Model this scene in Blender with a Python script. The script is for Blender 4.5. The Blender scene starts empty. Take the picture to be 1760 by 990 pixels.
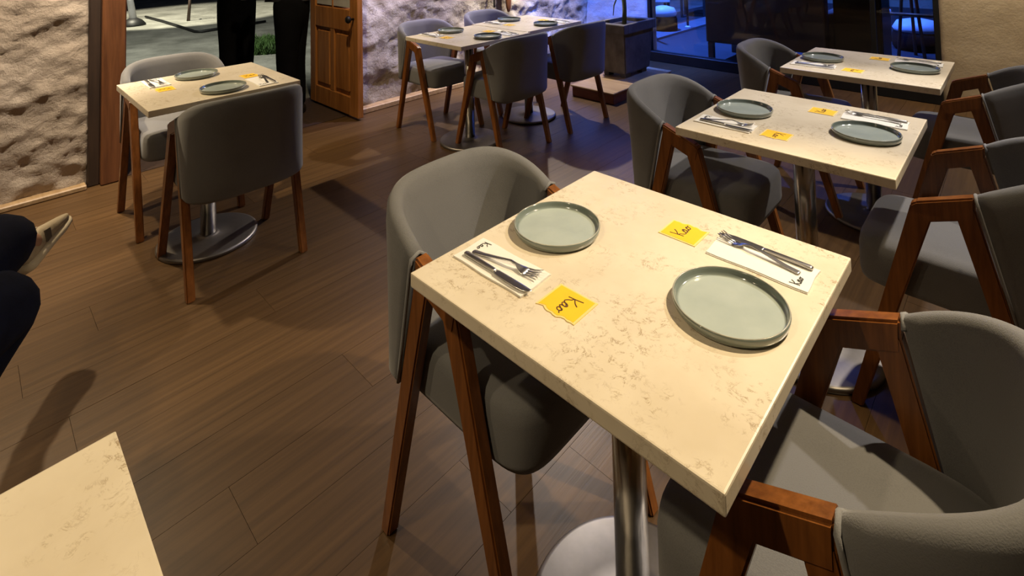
import bpy, bmesh, math, random
from mathutils import Vector, Matrix, noise
random.seed(7)
S = bpy.context.scene
C = S.collection
PI = math.pi

# ------------------------------------------------------------------ camera, world, exposure
# room frame: x runs from the stone wall (-4.1) to the right, y runs from the doorway towards the window wall
cd = bpy.data.cameras.new('camera')
cam = bpy.data.objects.new('camera', cd); C.objects.link(cam)
cd.sensor_fit = 'HORIZONTAL'; cd.sensor_width = 36.0
cd.lens = 915.55 / 1760 * 36.0
cd.shift_y = -(495 + 140.87) / 1760
cd.clip_start = 0.02
right = Vector((0.719697, 0.693940, -0.021974)); up = Vector((0.046746, -0.016855, 0.998765)); back = Vector((0.692713, -0.719835, -0.044570))
M = Matrix.Identity(4)
for i in range(3):
    M[i][0] = right[i]; M[i][1] = up[i]; M[i][2] = back[i]
M.translation = (0, 0, 1.4111)
cam.matrix_world = M
S.camera = cam

w = bpy.data.worlds.new('night'); S.world = w; w.use_nodes = True
w.node_tree.nodes['Background'].inputs[0].default_value = (0.055, 0.07, 0.11, 1)
w.node_tree.nodes['Background'].inputs[1].default_value = 0.35
S.view_settings.view_transform = 'Standard'; S.view_settings.look = 'None'
S.view_settings.exposure = -0.30; S.view_settings.gamma = 1.0
S.view_settings.use_curve_mapping = False

WARM = (1.0, 0.79, 0.50); NEUT = (1.0, 0.90, 0.81); BLUE = (0.06, 0.17, 1.0); VIOLET = (0.50, 0.46, 1.0)
# label, location, aim, colour, watts, cone degrees, blend, radius
LAMPS = [
    ('downlight over the table with two bright yellow cards', (0.32, 1.85, 2.72), (-0.40, 0.80, 0.6), WARM, 330, 62, 0.6, 0.03),
    ('downlight over the middle table of the row', (0.25, 2.95, 2.72), (-0.45, 2.1, 0.6), NEUT, 235, 60, 0.5, 0.035),
    ('downlight over the table before the beige wall', (-0.15, 4.15, 2.72), (-0.55, 3.25, 0.6), NEUT, 190, 60, 0.5, 0.035),
    ('downlight over the small table at the doorway', (-3.70, 0.10, 2.72), (-2.95, 0.8, 0.5), WARM, 260, 66, 0.6, 0.035),
    ('downlight over the joined tables along the stone wall', (-3.62, 4.30, 2.72), (-3.35, 3.2, 0.3), NEUT, 400, 84, 0.4, 0.03),
    ('downlight washing the stone wall by the oval board', (-3.45, 4.55, 2.72), (-4.12, 4.45, 0.6), (1.0, 0.86, 0.62), 620, 58, 0.6, 0.03),
    ('downlight over the bare table', (-0.9, -0.75, 2.72), (-0.95, 0.1, 0.6), WARM, 100, 66, 0.7, 0.035),
    ('added warm fill light over the open floor', (-1.9, -0.9, 2.72), (-2.0, 1.0, 0.0), WARM, 55, 84, 0.8, 0.035),  # added wide cone, lifts the warm ambience of the room
    ('downlight washing the stone wall beside the doorway', (-3.45, 0.45, 2.72), (-4.12, -0.05, 0.6), (1.0, 0.84, 0.66), 430, 80, 0.7, 0.03),
    ('added fill light aimed at the wooden door', (-3.0, 1.55, 2.72), (-4.1, 2.15, 0.6), WARM, 170, 62, 0.7, 0.03),  # added to brighten the door leaf, no known lamp here
    ('added wash light on the beige wall beside the window', (-0.05, 4.95, 2.72), (0.05, 5.62, 0.7), (1.0, 0.84, 0.62), 330, 80, 0.7, 0.04),  # added washer that brightens the beige render
    ('added violet fill light on the stone wall beside the door', (-3.45, 2.75, 2.72), (-4.15, 2.95, 0.7), VIOLET, 330, 56, 0.8, 0.04),  # added, stands in for blue and warm light mixing on this wall
    ('blue lamp washing the corner by the planter', (-3.25, 4.95, 2.72), (-3.75, 5.6, 0.4), BLUE, 1100, 72, 0.6, 0.04),
    ('added blue fill light before the window', (-1.7, 5.2, 2.72), (-2.2, 4.3, 0.3), BLUE, 190, 90, 0.8, 0.04),  # added indoors, stands in for terrace blue coming through the glass
]
def make_lamp(i, spec):
    label, loc, aim, col, watts, cone, blend, rad = spec
    l = bpy.data.lights.new('spot', 'SPOT'); l.energy = watts; l.color = col
    l.spot_size = math.radians(cone); l.spot_blend = blend; l.shadow_soft_size = rad
    o = bpy.data.objects.new('spot', l); C.objects.link(o); o.location = loc
    o.rotation_euler = (Vector(aim) - Vector(loc)).to_track_quat('-Z', 'Y').to_euler()
    return o
for i, s_ in enumerate(LAMPS): make_lamp(i, s_)

def plain_spot(loc, aim, col, watts, cone, blend=0.7, rad=0.05):
    return make_lamp(0, ('', loc, aim, col, watts, cone, blend, rad))
# terrace beyond the glass (blue party light) and garden beyond the door
plain_spot((-4.4, 7.2, 3.2), (-4.2, 8.2, 0), (0.06, 0.18, 1.0), 3000, 120)
plain_spot((-1.2, 7.2, 3.2), (-1.2, 9.0, 0), (0.06, 0.18, 1.0), 1200, 120)
plain_spot((-11.6, 1.6, 4.2), (-12.9, 3.3, 0), (1.0, 0.93, 0.72), 4200, 50, 0.35)
plain_spot((-7.0, 0.5, 3.2), (-8.4, 2.8, 0), (0.95, 0.95, 0.8), 1300, 95)

# ------------------------------------------------------------------ materials
def mat(name, rough=0.5, metal=0.0, spec=0.5, color=(0.5, 0.5, 0.5)):
    m = bpy.data.materials.new(name); m.use_nodes = True
    nt = m.node_tree; b = nt.nodes['Principled BSDF']
    b.inputs['Base Color'].default_value = (*color, 1); b.inputs['Roughness'].default_value = rough
    b.inputs['Metallic'].default_value = metal; b.inputs['Specular IOR Level'].default_value = spec
    return m, nt, b
def N(nt, t, **kw):
    n = nt.nodes.new(t)
    for k, v in kw.items():
        if k.startswith('i_'): n.inputs[k[2:].replace('_', ' ')].default_value = v
        else: setattr(n, k, v)
    return n
def coord(nt, scale=(1, 1, 1), kind='Object'):
    t = N(nt, 'ShaderNodeTexCoord'); mp = N(nt, 'ShaderNodeMapping'); mp.inputs['Scale'].default_value = scale
    nt.links.new(t.outputs[kind], mp.inputs[0]); return mp
def ramp(nt, fac, stops):
    r = N(nt, 'ShaderNodeValToRGB'); el = r.color_ramp.elements
    while len(el) < len(stops): el.new(0.5)
    for e, (p, c) in zip(el, stops): e.position = p; e.color = (*c, 1)
    nt.links.new(fac, r.inputs[0]); return r
def bump(nt, b, h, strength, dist=0.01):
    bp = N(nt, 'ShaderNodeBump'); bp.inputs['Strength'].default_value = strength; bp.inputs['Distance'].default_value = dist
    nt.links.new(h, bp.inputs['Height']); nt.links.new(bp.outputs[0], b.inputs['Normal'])
def noisetex(nt, mp, scale, detail=4, rough=0.55):
    n = N(nt, 'ShaderNodeTexNoise'); n.inputs['Scale'].default_value = scale; n.inputs['Detail'].default_value = detail
    n.inputs['Roughness'].default_value = rough
    nt.links.new(mp.outputs[0], n.inputs['Vector']); return n

def m_simple(name, color, rough=0.5, metal=0.0, spec=0.5, var=0.12, nscale=8, bstr=0.0, bscale=60):
    m, nt, b = mat(name, rough, metal, spec, color)
    mp = coord(nt); n = noisetex(nt, mp, nscale)
    lo = tuple(c * (1 - var) for c in color); hi = tuple(min(1, c * (1 + var)) for c in color)
    r = ramp(nt, n.outputs[0], [(0.3, lo), (0.7, hi)]); nt.links.new(r.outputs[0], b.inputs['Base Color'])
    if bstr:
        n2 = noisetex(nt, mp, bscale); bump(nt, b, n2.outputs[0], bstr)
    return m

def m_fabric(name, color):
    m, nt, b = mat(name, 0.95, 0, 0.15)
    mp = coord(nt); n = noisetex(nt, mp, 500, 2); n1 = noisetex(nt, mp, 6, 3)
    mix = N(nt, 'ShaderNodeMath', operation='ADD'); nt.links.new(n.outputs[0], mix.inputs[0]); nt.links.new(n1.outputs[0], mix.inputs[1])
    r = ramp(nt, mix.outputs[0], [(0.6, tuple(c * 0.78 for c in color)), (1.0, color), ])
    nt.links.new(r.outputs[0], b.inputs['Base Color']); bump(nt, b, n.outputs[0], 0.25, 0.002)
    b.inputs['Sheen Weight'].default_value = 0.25
    return m

def m_wood(name, c0, c1, scale=(60, 60, 5), rough=0.38, random_tint=0.0):
    m, nt, b = mat(name, rough, 0, 0.45)
    mp = coord(nt, scale); n = noisetex(nt, mp, 1.0, 6, 0.6)
    r = ramp(nt, n.outputs[0], [(0.3, c0), (0.72, c1)])
    out = r.outputs[0]
    if random_tint:
        oi = N(nt, 'ShaderNodeObjectInfo')
        mr = N(nt, 'ShaderNodeMapRange'); mr.inputs['To Min'].default_value = 1 - random_tint; mr.inputs['To Max'].default_value = 1 + random_tint
        nt.links.new(oi.outputs['Random'], mr.inputs['Value'])
        hs = N(nt, 'ShaderNodeHueSaturation'); nt.links.new(out, hs.inputs['Color']); nt.links.new(mr.outputs[0], hs.inputs['Value'])
        out = hs.outputs[0]
    nt.links.new(out, b.inputs['Base Color']); bump(nt, b, n.outputs[0], 0.12, 0.004)
    return m

def m_tabletop():
    m, nt, b = mat('cream_stone', 0.24, 0, 0.5)
    tc = N(nt, 'ShaderNodeTexCoord'); oi = N(nt, 'ShaderNodeObjectInfo')
    add = N(nt, 'ShaderNodeVectorMath', operation='ADD')
    sc = N(nt, 'ShaderNodeVectorMath', operation='SCALE'); sc.inputs['Scale'].default_value = 1.0
    nt.links.new(oi.outputs['Location'], sc.inputs[0]); nt.links.new(tc.outputs['Object'], add.inputs[0]); nt.links.new(sc.outputs[0], add.inputs[1])
    mp = add
    base = noisetex(nt, mp, 5, 5)
    r = ramp(nt, base.outputs[0], [(0.3, (0.66, 0.575, 0.43)), (0.7, (0.79, 0.71, 0.56))])
    big = noisetex(nt, mp, 9, 3)
    n = noisetex(nt, mp, 34, 9, 0.75); n.inputs['Distortion'].default_value = 1.4
    d = N(nt, 'ShaderNodeMath', operation='SUBTRACT'); d.inputs[1].default_value = 0.5; nt.links.new(n.outputs[0], d.inputs[0])
    a = N(nt, 'ShaderNodeMath', operation='ABSOLUTE'); nt.links.new(d.outputs[0], a.inputs[0])
    ln = ramp(nt, a.outputs[0], [(0.0, (1, 1, 1)), (0.034, (0, 0, 0))])
    msk = ramp(nt, big.outputs[0], [(0.46, (0, 0, 0)), (0.62, (1, 1, 1))])
    mu = N(nt, 'ShaderNodeMath', operation='MULTIPLY'); nt.links.new(ln.outputs[0], mu.inputs[0]); nt.links.new(msk.outputs[0], mu.inputs[1])
    fine = noisetex(nt, mp, 60, 3); fm = ramp(nt, fine.outputs[0], [(0.47, (0, 0, 0)), (0.60, (1, 1, 1))])
    mu3 = N(nt, 'ShaderNodeMath', operation='MULTIPLY'); nt.links.new(mu.outputs[0], mu3.inputs[0]); nt.links.new(fm.outputs[0], mu3.inputs[1])
    mu2 = N(nt, 'ShaderNodeMath', operation='MULTIPLY'); mu2.inputs[1].default_value = 0.95; nt.links.new(mu3.outputs[0], mu2.inputs[0])
    mx = N(nt, 'ShaderNodeMix', data_type='RGBA'); nt.links.new(mu2.outputs[0], mx.inputs['Factor'])
    nt.links.new(r.outputs[0], mx.inputs['A']); mx.inputs['B'].default_value = (0.30, 0.21, 0.11, 1)
    nt.links.new(mx.outputs['Result'], b.inputs['Base Color'])
    return m

def m_plaster(name, c0, c1, c2, bstr=0.6, scale=1.0):
    m, nt, b = mat(name, 0.92, 0, 0.2)
    mp = coord(nt); n = noisetex(nt, mp, 2.6 * scale, 6, 0.6); n2 = noisetex(nt, mp, 26 * scale, 8, 0.7)
    r = ramp(nt, n.outputs[0], [(0.30, c0), (0.5, c1), (0.68, c2)])
    nt.links.new(r.outputs[0], b.inputs['Base Color']); bump(nt, b, n2.outputs[0], bstr, 0.03)
    return m

def m_glaze():
    m, nt, b = mat('glazed_ceramic', 0.12, 0, 0.6)
    mp = coord(nt); n = noisetex(nt, mp, 14, 5)
    r = ramp(nt, n.outputs[0], [(0.3, (0.37, 0.43, 0.40)), (0.7, (0.44, 0.50, 0.46))])
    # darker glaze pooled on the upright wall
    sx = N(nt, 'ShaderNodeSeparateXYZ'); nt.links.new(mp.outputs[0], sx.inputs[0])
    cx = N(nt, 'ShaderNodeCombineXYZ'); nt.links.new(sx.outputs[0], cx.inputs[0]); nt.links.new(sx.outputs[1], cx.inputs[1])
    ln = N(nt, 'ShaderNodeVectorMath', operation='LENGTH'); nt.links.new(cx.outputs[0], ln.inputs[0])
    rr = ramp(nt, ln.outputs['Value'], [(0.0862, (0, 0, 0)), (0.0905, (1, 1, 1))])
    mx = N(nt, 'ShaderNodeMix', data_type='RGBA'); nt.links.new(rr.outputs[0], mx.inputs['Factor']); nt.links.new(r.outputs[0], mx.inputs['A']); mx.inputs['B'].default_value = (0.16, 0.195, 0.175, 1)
    nt.links.new(mx.outputs['Result'], b.inputs['Base Color']); b.inputs['Coat Weight'].default_value = 0.6; b.inputs['Coat Roughness'].default_value = 0.05
    return m

def m_glass(name, tint=(1, 1, 1), rough=0.0, alpha=None):
    m = bpy.data.materials.new(name); m.use_nodes = True; nt = m.node_tree; nt.nodes.clear()
    o = N(nt, 'ShaderNodeOutputMaterial'); t = N(nt, 'ShaderNodeBsdfTransparent'); g = N(nt, 'ShaderNodeBsdfGlossy'); mx = N(nt, 'ShaderNodeMixShader')
    f = N(nt, 'ShaderNodeFresnel'); f.inputs[0].default_value = 1.45
    t.inputs[0].default_value = (*tint, 1); g.inputs['Roughness'].default_value = rough
    nt.links.new(f.outputs[0], mx.inputs[0]); nt.links.new(t.outputs[0], mx.inputs[1]); nt.links.new(g.outputs[0], mx.inputs[2]); nt.links.new(mx.outputs[0], o.inputs[0])
    return m

MT = dict(
    fabric=m_fabric('grey_upholstery', (0.158, 0.157, 0.156)),
    piping=m_fabric('grey_piping', (0.22, 0.22, 0.22)),
    legwood=m_wood('walnut_stain', (0.125, 0.040, 0.008), (0.275, 0.098, 0.022), rough=0.33),
    plank=m_wood('floor_oak', (0.052, 0.027, 0.0095), (0.106, 0.057, 0.021), scale=(9, 1.1, 9), rough=0.40, random_tint=0.09),
    joint=m_simple('dark_joint', (0.035, 0.020, 0.010), 0.8),
    top=m_tabletop(),
    chrome=m_simple('brushed_steel', (0.55, 0.54, 0.52), 0.22, 1.0, var=0.05, nscale=30),
    basemetal=m_simple('satin_steel', (0.27, 0.25, 0.23), 0.44, 1.0, var=0.05, nscale=40),
    iron=m_simple('black_iron', (0.02, 0.02, 0.02), 0.5, 0.6),
    cutlery=m_simple('cutlery_steel', (0.56, 0.55, 0.53), 0.30, 1.0, var=0.03),
    glaze=m_glaze(),
    napkin=m_simple('white_paper', (0.80, 0.78, 0.72), 0.9, var=0.03, bstr=0.05, bscale=80),
    card=m_simple('yellow_card', (0.90, 0.52, 0.015), 0.75, var=0.04),
    cardrim=m_simple('pale_card_edge', (0.85, 0.62, 0.22), 0.8, var=0.03),
    ink=m_simple('brown_ink', (0.07, 0.03, 0.012), 0.7),
    inkblack=m_simple('black_ink', (0.03, 0.03, 0.03), 0.7),
    stone=m_plaster('rubble_plaster', (0.36, 0.29, 0.22), (0.43, 0.355, 0.275), (0.50, 0.42, 0.335), 0.55),
    stoneN=m_plaster('chalky_rubble', (0.20, 0.16, 0.11), (0.40, 0.35, 0.28), (0.58, 0.54, 0.47)),
    white=m_plaster('limewash', (0.55, 0.53, 0.48), (0.68, 0.66, 0.62), (0.76, 0.74, 0.70), 0.3),
    beige=m_plaster('beige_render', (0.36, 0.28, 0.18), (0.42, 0.335, 0.22), (0.47, 0.38, 0.26), 0.22, 1.4),
    ceil=m_plaster('ceiling_white', (0.36, 0.33, 0.29), (0.40, 0.37, 0.33), (0.44, 0.41, 0.37), 0.1),
    doorwood=m_wood('door_pine', (0.24, 0.085, 0.016), (0.46, 0.19, 0.045), scale=(30, 30, 2.5), rough=0.45),
    postwood=m_wood('post_wood', (0.10, 0.035, 0.012), (0.22, 0.085, 0.03), scale=(30, 30, 2.5), rough=0.5),
    darkwood=m_wood('dark_board', (0.03, 0.018, 0.012), (0.06, 0.035, 0.022), scale=(30, 30, 2.5), rough=0.55),
    redwood=m_wood('red_step', (0.11, 0.03, 0.015), (0.20, 0.06, 0.03), scale=(3, 30, 30), rough=0.5),
    steptop=m_wood('step_top', (0.30, 0.19, 0.09), (0.46, 0.32, 0.17), scale=(3, 30, 30), rough=0.5),
    concrete=m_simple('grey_concrete', (0.115, 0.105, 0.095), 0.9, var=0.35, nscale=7, bstr=0.3, bscale=30),
    soil=m_simple('soil', (0.03, 0.022, 0.015), 1.0),
    leaf=m_simple('plant_green', (0.05, 0.10, 0.035), 0.5, var=0.3),
    stem=m_simple('plant_stem', (0.10, 0.12, 0.05), 0.7, var=0.3),
    navy=m_simple('navy_denim', (0.004, 0.005, 0.013), 0.95, spec=0.08, var=0.3, nscale=12, bstr=0.1, bscale=200),
    blackcloth=m_simple('black_trouser', (0.004, 0.004, 0.0048), 0.95, spec=0.08, var=0.3),
    shirt=m_simple('pale_shirt', (0.35, 0.37, 0.38), 0.9),
    darkshirt=m_simple('dark_shirt', (0.02, 0.02, 0.025), 0.9),
    skin=m_simple('skin', (0.42, 0.24, 0.16), 0.6, var=0.08),
    hair=m_simple('dark_hair', (0.015, 0.01, 0.008), 0.6),
    shoe=m_simple('beige_mesh', (0.42, 0.35, 0.25), 0.8, var=0.12, nscale=40, bstr=0.2, bscale=200),
    sole=m_simple('white_sole', (0.62, 0.55, 0.43), 0.6, var=0.06),
    shoedark=m_simple('brown_patch', (0.06, 0.045, 0.035), 0.7),
    blackshoe=m_simple('black_leather', (0.01, 0.01, 0.01), 0.4),
    pave=m_plaster('paving', (0.10, 0.10, 0.085), (0.17, 0.17, 0.15), (0.25, 0.25, 0.22), 0.6, 0.7),
    grass=m_simple('grass', (0.035, 0.085, 0.012), 0.8, var=0.4, nscale=4),
    gardenwall=m_plaster('garden_wall', (0.16, 0.15, 0.11), (0.24, 0.23, 0.17), (0.30, 0.29, 0.22), 0.7),
    deck=m_simple('terrace_deck', (0.022, 0.024, 0.03), 0.6, var=0.2),
    kerbm=m_simple('terrace_kerb', (0.10, 0.105, 0.12), 0.8),
    sofa=m_simple('brown_leather', (0.20, 0.15, 0.13), 0.6, var=0.12, nscale=4),
    blackpanel=m_simple('black_panel', (0.004, 0.004, 0.006), 0.35),
    pale=m_simple('pale_plastic', (0.62, 0.62, 0.64), 0.5),
    glass=m_glass('window_glass', (0.86, 0.9, 0.95)),
    frosted=m_simple('frosted_glass', (0.52, 0.50, 0.44), 0.35, var=0.08),
)

MT['rim'] = m_simple('worn_glaze_rim', (0.36, 0.36, 0.30), 0.2, var=0.3, nscale=30)
# ------------------------------------------------------------------ builders
def link(name, me, m=None, parent=None, smooth=False):
    o = bpy.data.objects.new(name, me); C.objects.link(o)
    if m is not None and not me.materials: me.materials.append(m)
    if parent is not None: o.parent = parent
    if smooth:
        me.polygons.foreach_set('use_smooth', [True] * len(me.polygons)); me.update()
    return o
def pyd(name, v, f, m, parent=None, smooth=False):
    me = bpy.data.meshes.new(name); me.from_pydata(v, [], f); me.update()
    bm = bmesh.new(); bm.from_mesh(me); bmesh.ops.recalc_face_normals(bm, faces=bm.faces); bm.to_mesh(me); bm.free()
    return link(name, me, m, parent, smooth)
def bmo(name, bm, m, parent=None, smooth=False):
    bmesh.ops.recalc_face_normals(bm, faces=bm.faces)
    me = bpy.data.meshes.new(name); bm.to_mesh(me); bm.free()
    return link(name, me, m, parent, smooth)
def bbox(bm, x0, x1, y0, y1, z0, z1, bev=0.0, seg=1):
    r = bmesh.ops.create_cube(bm, size=1.0)
    for v in r['verts']:
        v.co = Vector((x0 + (v.co.x + .5) * (x1 - x0), y0 + (v.co.y + .5) * (y1 - y0), z0 + (v.co.z + .5) * (z1 - z0)))
    if bev:
        es = list({e for v in r['verts'] for e in v.link_edges})
        bmesh.ops.bevel(bm, geom=es, offset=bev, segments=seg, profile=0.6, affect='EDGES')
    return bm
def box(name, x0, x1, y0, y1, z0, z1, m, parent=None, bev=0.0, seg=1, smooth=False):
    return bmo(name, bbox(bmesh.new(), x0, x1, y0, y1, z0, z1, bev, seg), m, parent, smooth)
def lathe(name, prof, m, parent=None, n=48, loc=(0, 0, 0), smooth=True, loop=False):
    v = []; f = []
    for (r, z) in prof:
        for k in range(n):
            a = 2 * PI * k / n; v.append((loc[0] + r * math.cos(a), loc[1] + r * math.sin(a), loc[2] + z))
    for i in range(len(prof) if loop else len(prof) - 1):
        i2 = (i + 1) % len(prof)
        for k in range(n):
            k2 = (k + 1) % n; f.append((i * n + k, i * n + k2, i2 * n + k2, i2 * n + k))
    if not loop: f.append(tuple(range(n))[::-1]); f.append(tuple((len(prof) - 1) * n + k for k in range(n)))
    o = pyd(name, v, f, m, parent, smooth)
    return o
def tube(pts, rad, n=8):
    """closed tube along points -> verts, faces"""
    v = []; f = []
    P = [Vector(p) for p in pts]
    if not hasattr(rad, '__len__'): rad = [rad] * len(P)
    nrm = None
    for i, p in enumerate(P):
        t = (P[min(i + 1, len(P) - 1)] - P[max(i - 1, 0)]).normalized()
        if nrm is None:
            nrm = t.orthogonal().normalized()
        nrm = (nrm - t * nrm.dot(t)).normalized(); b = t.cross(nrm)
        for k in range(n):
            a = 2 * PI * k / n; v.append(tuple(p + (nrm * math.cos(a) + b * math.sin(a)) * rad[i]))
    for i in range(len(P) - 1):
        for k in range(n):
            k2 = (k + 1) % n; f.append((i * n + k, i * n + k2, (i + 1) * n + k2, (i + 1) * n + k))
    f.append(tuple(range(n))[::-1]); f.append(tuple((len(P) - 1) * n + k for k in range(n)))
    return v, f
def tubeo(name, pts, rad, m, parent=None, n=8, smooth=True):
    v, f = tube(pts, rad, n); return pyd(name, v, f, m, parent, smooth)
def tag(o, label, cat, group=None):
    o['label'] = label; o['category'] = cat
    if group: o['group'] = group
    return o
def thing(name, label, cat, loc=(0, 0, 0), rz=0.0, group=None):
    o = bpy.data.objects.new(name, None); C.objects.link(o); o.empty_display_size = 0.1
    o.location = loc; o.rotation_euler = (0, 0, rz)
    return tag(o, label, cat, group)
def struct(o): o['kind'] = 'structure'; return o
def dup(root, loc, rz, label, name=None):
    def cp(o, par):
        c = o.copy(); C.objects.link(c)
        if par is not None: c.parent = par
        for ch in o.children: cp(ch, c)
        return c
    r = cp(root, None); r.location = loc; r.rotation_euler = (0, 0, rz); r['label'] = label
    return r

# ------------------------------------------------------------------ the setting
XW, XE, YS, YN, ZC = -4.12, 1.75, -2.6, 5.62, 2.8
fl = struct(box('floor', XW - 0.75, XE, YS, YN, -0.12, -0.018, MT['joint']))
pw, plen = 0.196, 1.28
pm = None
nrow = int((XE - XW) / pw)
for r_ in range(nrow + 1):
    x0 = XW + r_ * pw; x1 = min(x0 + pw, XE)
    y = YS - random.random() * plen
    while y < YN:
        ya, yb = max(y, YS), min(y + plen, YN)
        y += plen
        if yb - ya < 0.03: continue
        if pm is None:
            bm = bmesh.new(); bbox(bm, -.5, .5, -.5, .5, -.018, 0.0); 
            pm = bpy.data.meshes.new('plank'); bm.to_mesh(pm); bm.free(); pm.materials.append(MT['plank'])
        o = bpy.data.objects.new('plank', pm); C.objects.link(o); o.parent = fl
        o.location = ((x0 + x1) / 2, (ya + yb) / 2, -random.random() * 0.0006)
        o.scale = (x1 - x0 - 0.0010, yb - ya - 0.0010, 1)
struct(box('ceiling', XW - 0.75, XE + .1, YS - .1, YN + .2, ZC, ZC + 0.1, MT['ceil']))

def rough_wall(name, p0, p1, zmax, nrm, m, amp, step=0.03, seed=0.0, z0=0.0, thick=0.5, fade=None):
    """height-field wall from p0 to p1 (ground points), bulging along nrm; closed at the back as a slab"""
    p0 = Vector((*p0, 0)); p1 = Vector((*p1, 0)); nrm = Vector((*nrm, 0)); L = (p1 - p0).length
    nu = max(2, int(L / step)); nv = max(2, int((zmax - z0) / step)); v = []; f = []
    for j in range(nv + 1):
        for i in range(nu + 1):
            s = i / nu; z = z0 + (zmax - z0) * j / nv; p = p0.lerp(p1, s)
            q = Vector((s * L + seed, z * 1.15, seed * 0.37))
            h = noise.fractal(q * 2.2, 0.9, 2.1, 4) * 0.55
            rg = noise.ridged_multi_fractal(Vector((q.x * 3.6 + q.y * 1.1, q.y * 4.6 - q.x * 0.9, q.z)), 0.75, 2.2, 6, 0.9, 2.0)
            h += (rg - 1.2) * 0.5 + 0.25 * noise.fractal(q * 13.0, 0.8, 2.1, 3)
            h = max(-1.0, min(1.2, h))
            if fade: h *= fade(s * L, z)
            d = nrm * (h * amp)
            v.append((p.x + d.x, p.y + d.y, z))
    W_ = nu + 1
    for j in range(nv):
        for i in range(nu): f.append((j * W_ + i, j * W_ + i + 1, (j + 1) * W_ + i + 1, (j + 1) * W_ + i))
    # back slab
    rim = [i for i in range(W_)] + [j * W_ + nu for j in range(1, nv + 1)] + [nv * W_ + i for i in range(nu - 1, -1, -1)] + [j * W_ for j in range(nv - 1, 0, -1)]
    nb = len(v); bk = -nrm * thick
    for i in rim:
        s = (i % W_) / nu; p = p0.lerp(p1, s); v.append((p.x + bk.x, p.y + bk.y, v[i][2]))
    n = len(rim)
    for k in range(n):
        k2 = (k + 1) % n; f.append((rim[k], nb + k, nb + k2, rim[k2]))
    f.append(tuple(range(nb, nb + n)))
    return struct(pyd(name, v, f, m, None, True))
rough_wall('wall_west', (XW, -1.2), (XW, 0.555), ZC, (1, 0), MT['stone'], 0.030, 0.016, 3.1, thick=0.7)
rough_wall('wall_north_west', (XW, 2.31), (XW, YN), ZC, (1, 0), MT['stoneN'], 0.045, 0.026, 9.7, thick=0.7)
struct(box('wall_south_west', XW - .7, XW - .02, YS, -1.2, 0, ZC, MT['stone']))
struct(box('wall_above_door', XW - .7, XW, 0.5, 2.4, 2.25, ZC, MT['stone']))
rough_wall('wall_back', (-4.16, YN), (-3.24, YN), ZC, (0, -1), MT['white'], 0.02, 0.04, 5.0, thick=0.2)
rough_wall('wall_back_right', (-0.545, YN), (XE, YN), ZC, (0, -1), MT['beige'], 0.005, 0.03, 15.0, thick=0.2)
struct(box('wall_above_window', -3.24, -0.545, YN, YN + .2, 2.4, ZC, MT['beige']))
struct(box('wall_east', XE, XE + .1, YS, YN + .2, 0, ZC, MT['beige']))
struct(box('wall_south', XW - .7, XE + .1, YS - .1, YS, 0, ZC, MT['beige']))
struct(box('baseboard_west', XW - .02, XW + 0.075, 2.36, 3.95, 0, 0.045, MT['steptop'], bev=0.006))
struct(box('baseboard_south_west', XW - .02, XW + 0.055, YS, 0.55, 0, 0.03, MT['steptop'], bev=0.006))

# doorway: jamb boards, threshold, leaf standing open against the reveal
d1 = struct(box('trim_1', XW - 0.10, XW + 0.02, 0.555, 0.615, 0, 2.25, MT['darkwood'], bev=0.006))
d2 = struct(box('trim_2', XW - 0.16, XW + 0.06, 0.615, 0.735, 0, 2.25, MT['postwood'], bev=0.008))
struct(box('trim_3', XW - 0.16, XW + 0.04, 0.555, 2.31, 2.25, 2.36, MT['postwood'], bev=0.006))
struct(box('threshold', XW - 0.75, XW + 0.005, 0.735, 2.31, -0.02, 0.004, MT['darkwood']))
door = struct(box('door_1', XW - 0.629, XW + 0.199, 2.262, 2.292, 0.02, 0.885, MT['doorwood']))
def dpart(name, x0, x1, z0, z1, y0, y1, m, bev=0.004, parent=door): return box(name, x0, x1, y0, y1, z0, z1, m, parent, bev)
dx0, dx1 = XW - 0.63, XW + 0.20
for (a, b_) in ((dx0, dx0 + .10), (dx1 - .12, dx1)): dpart('stile', a, b_, 0.02, 2.12, 2.244, 2.293, MT['doorwood'])
for (a, b_) in ((0.021, 0.17), (0.70, 0.88), (1.98, 2.119)): dpart('rail', dx0 + .10, dx1 - .12, a, b_, 2.244, 2.264, MT['doorwood'])
dpart('mullion', (dx0 + dx1) / 2 - .035 - .01, (dx0 + dx1) / 2 + .025, 0.17, 0.70, 2.246, 2.264, MT['doorwood'])
for s in (0, 1):
    a = dx0 + .125 if s == 0 else (dx0 + dx1) / 2 + .045
    b_ = (dx0 + dx1) / 2 - .065 if s == 0 else dx1 - .145
    dpart('raised_panel', a, b_, 0.20, 0.67, 2.250, 2.264, MT['doorwood'], 0.010)
for k in range(2):
    a = dx0 + .115 + k * 0.30
    pn = dpart('pane', a, a + .285, 0.895, 1.965, 2.254, 2.260, MT['frosted'], 0)
dpart('glazing_bar', dx0 + .398, dx0 + .416, 0.88, 1.98, 2.248, 2.264, MT['doorwood'], 0.003)
kb = lathe('knob', [(0.010, 0), (0.010, .03), (0.027, .04), (0.031, .055), (0.022, .068), (0.005, .072)], MT['iron'], door, 20)
kb.rotation_euler = (PI / 2, 0, 0); kb.location = (XW + 0.145, 2.246, 0.81)

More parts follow.
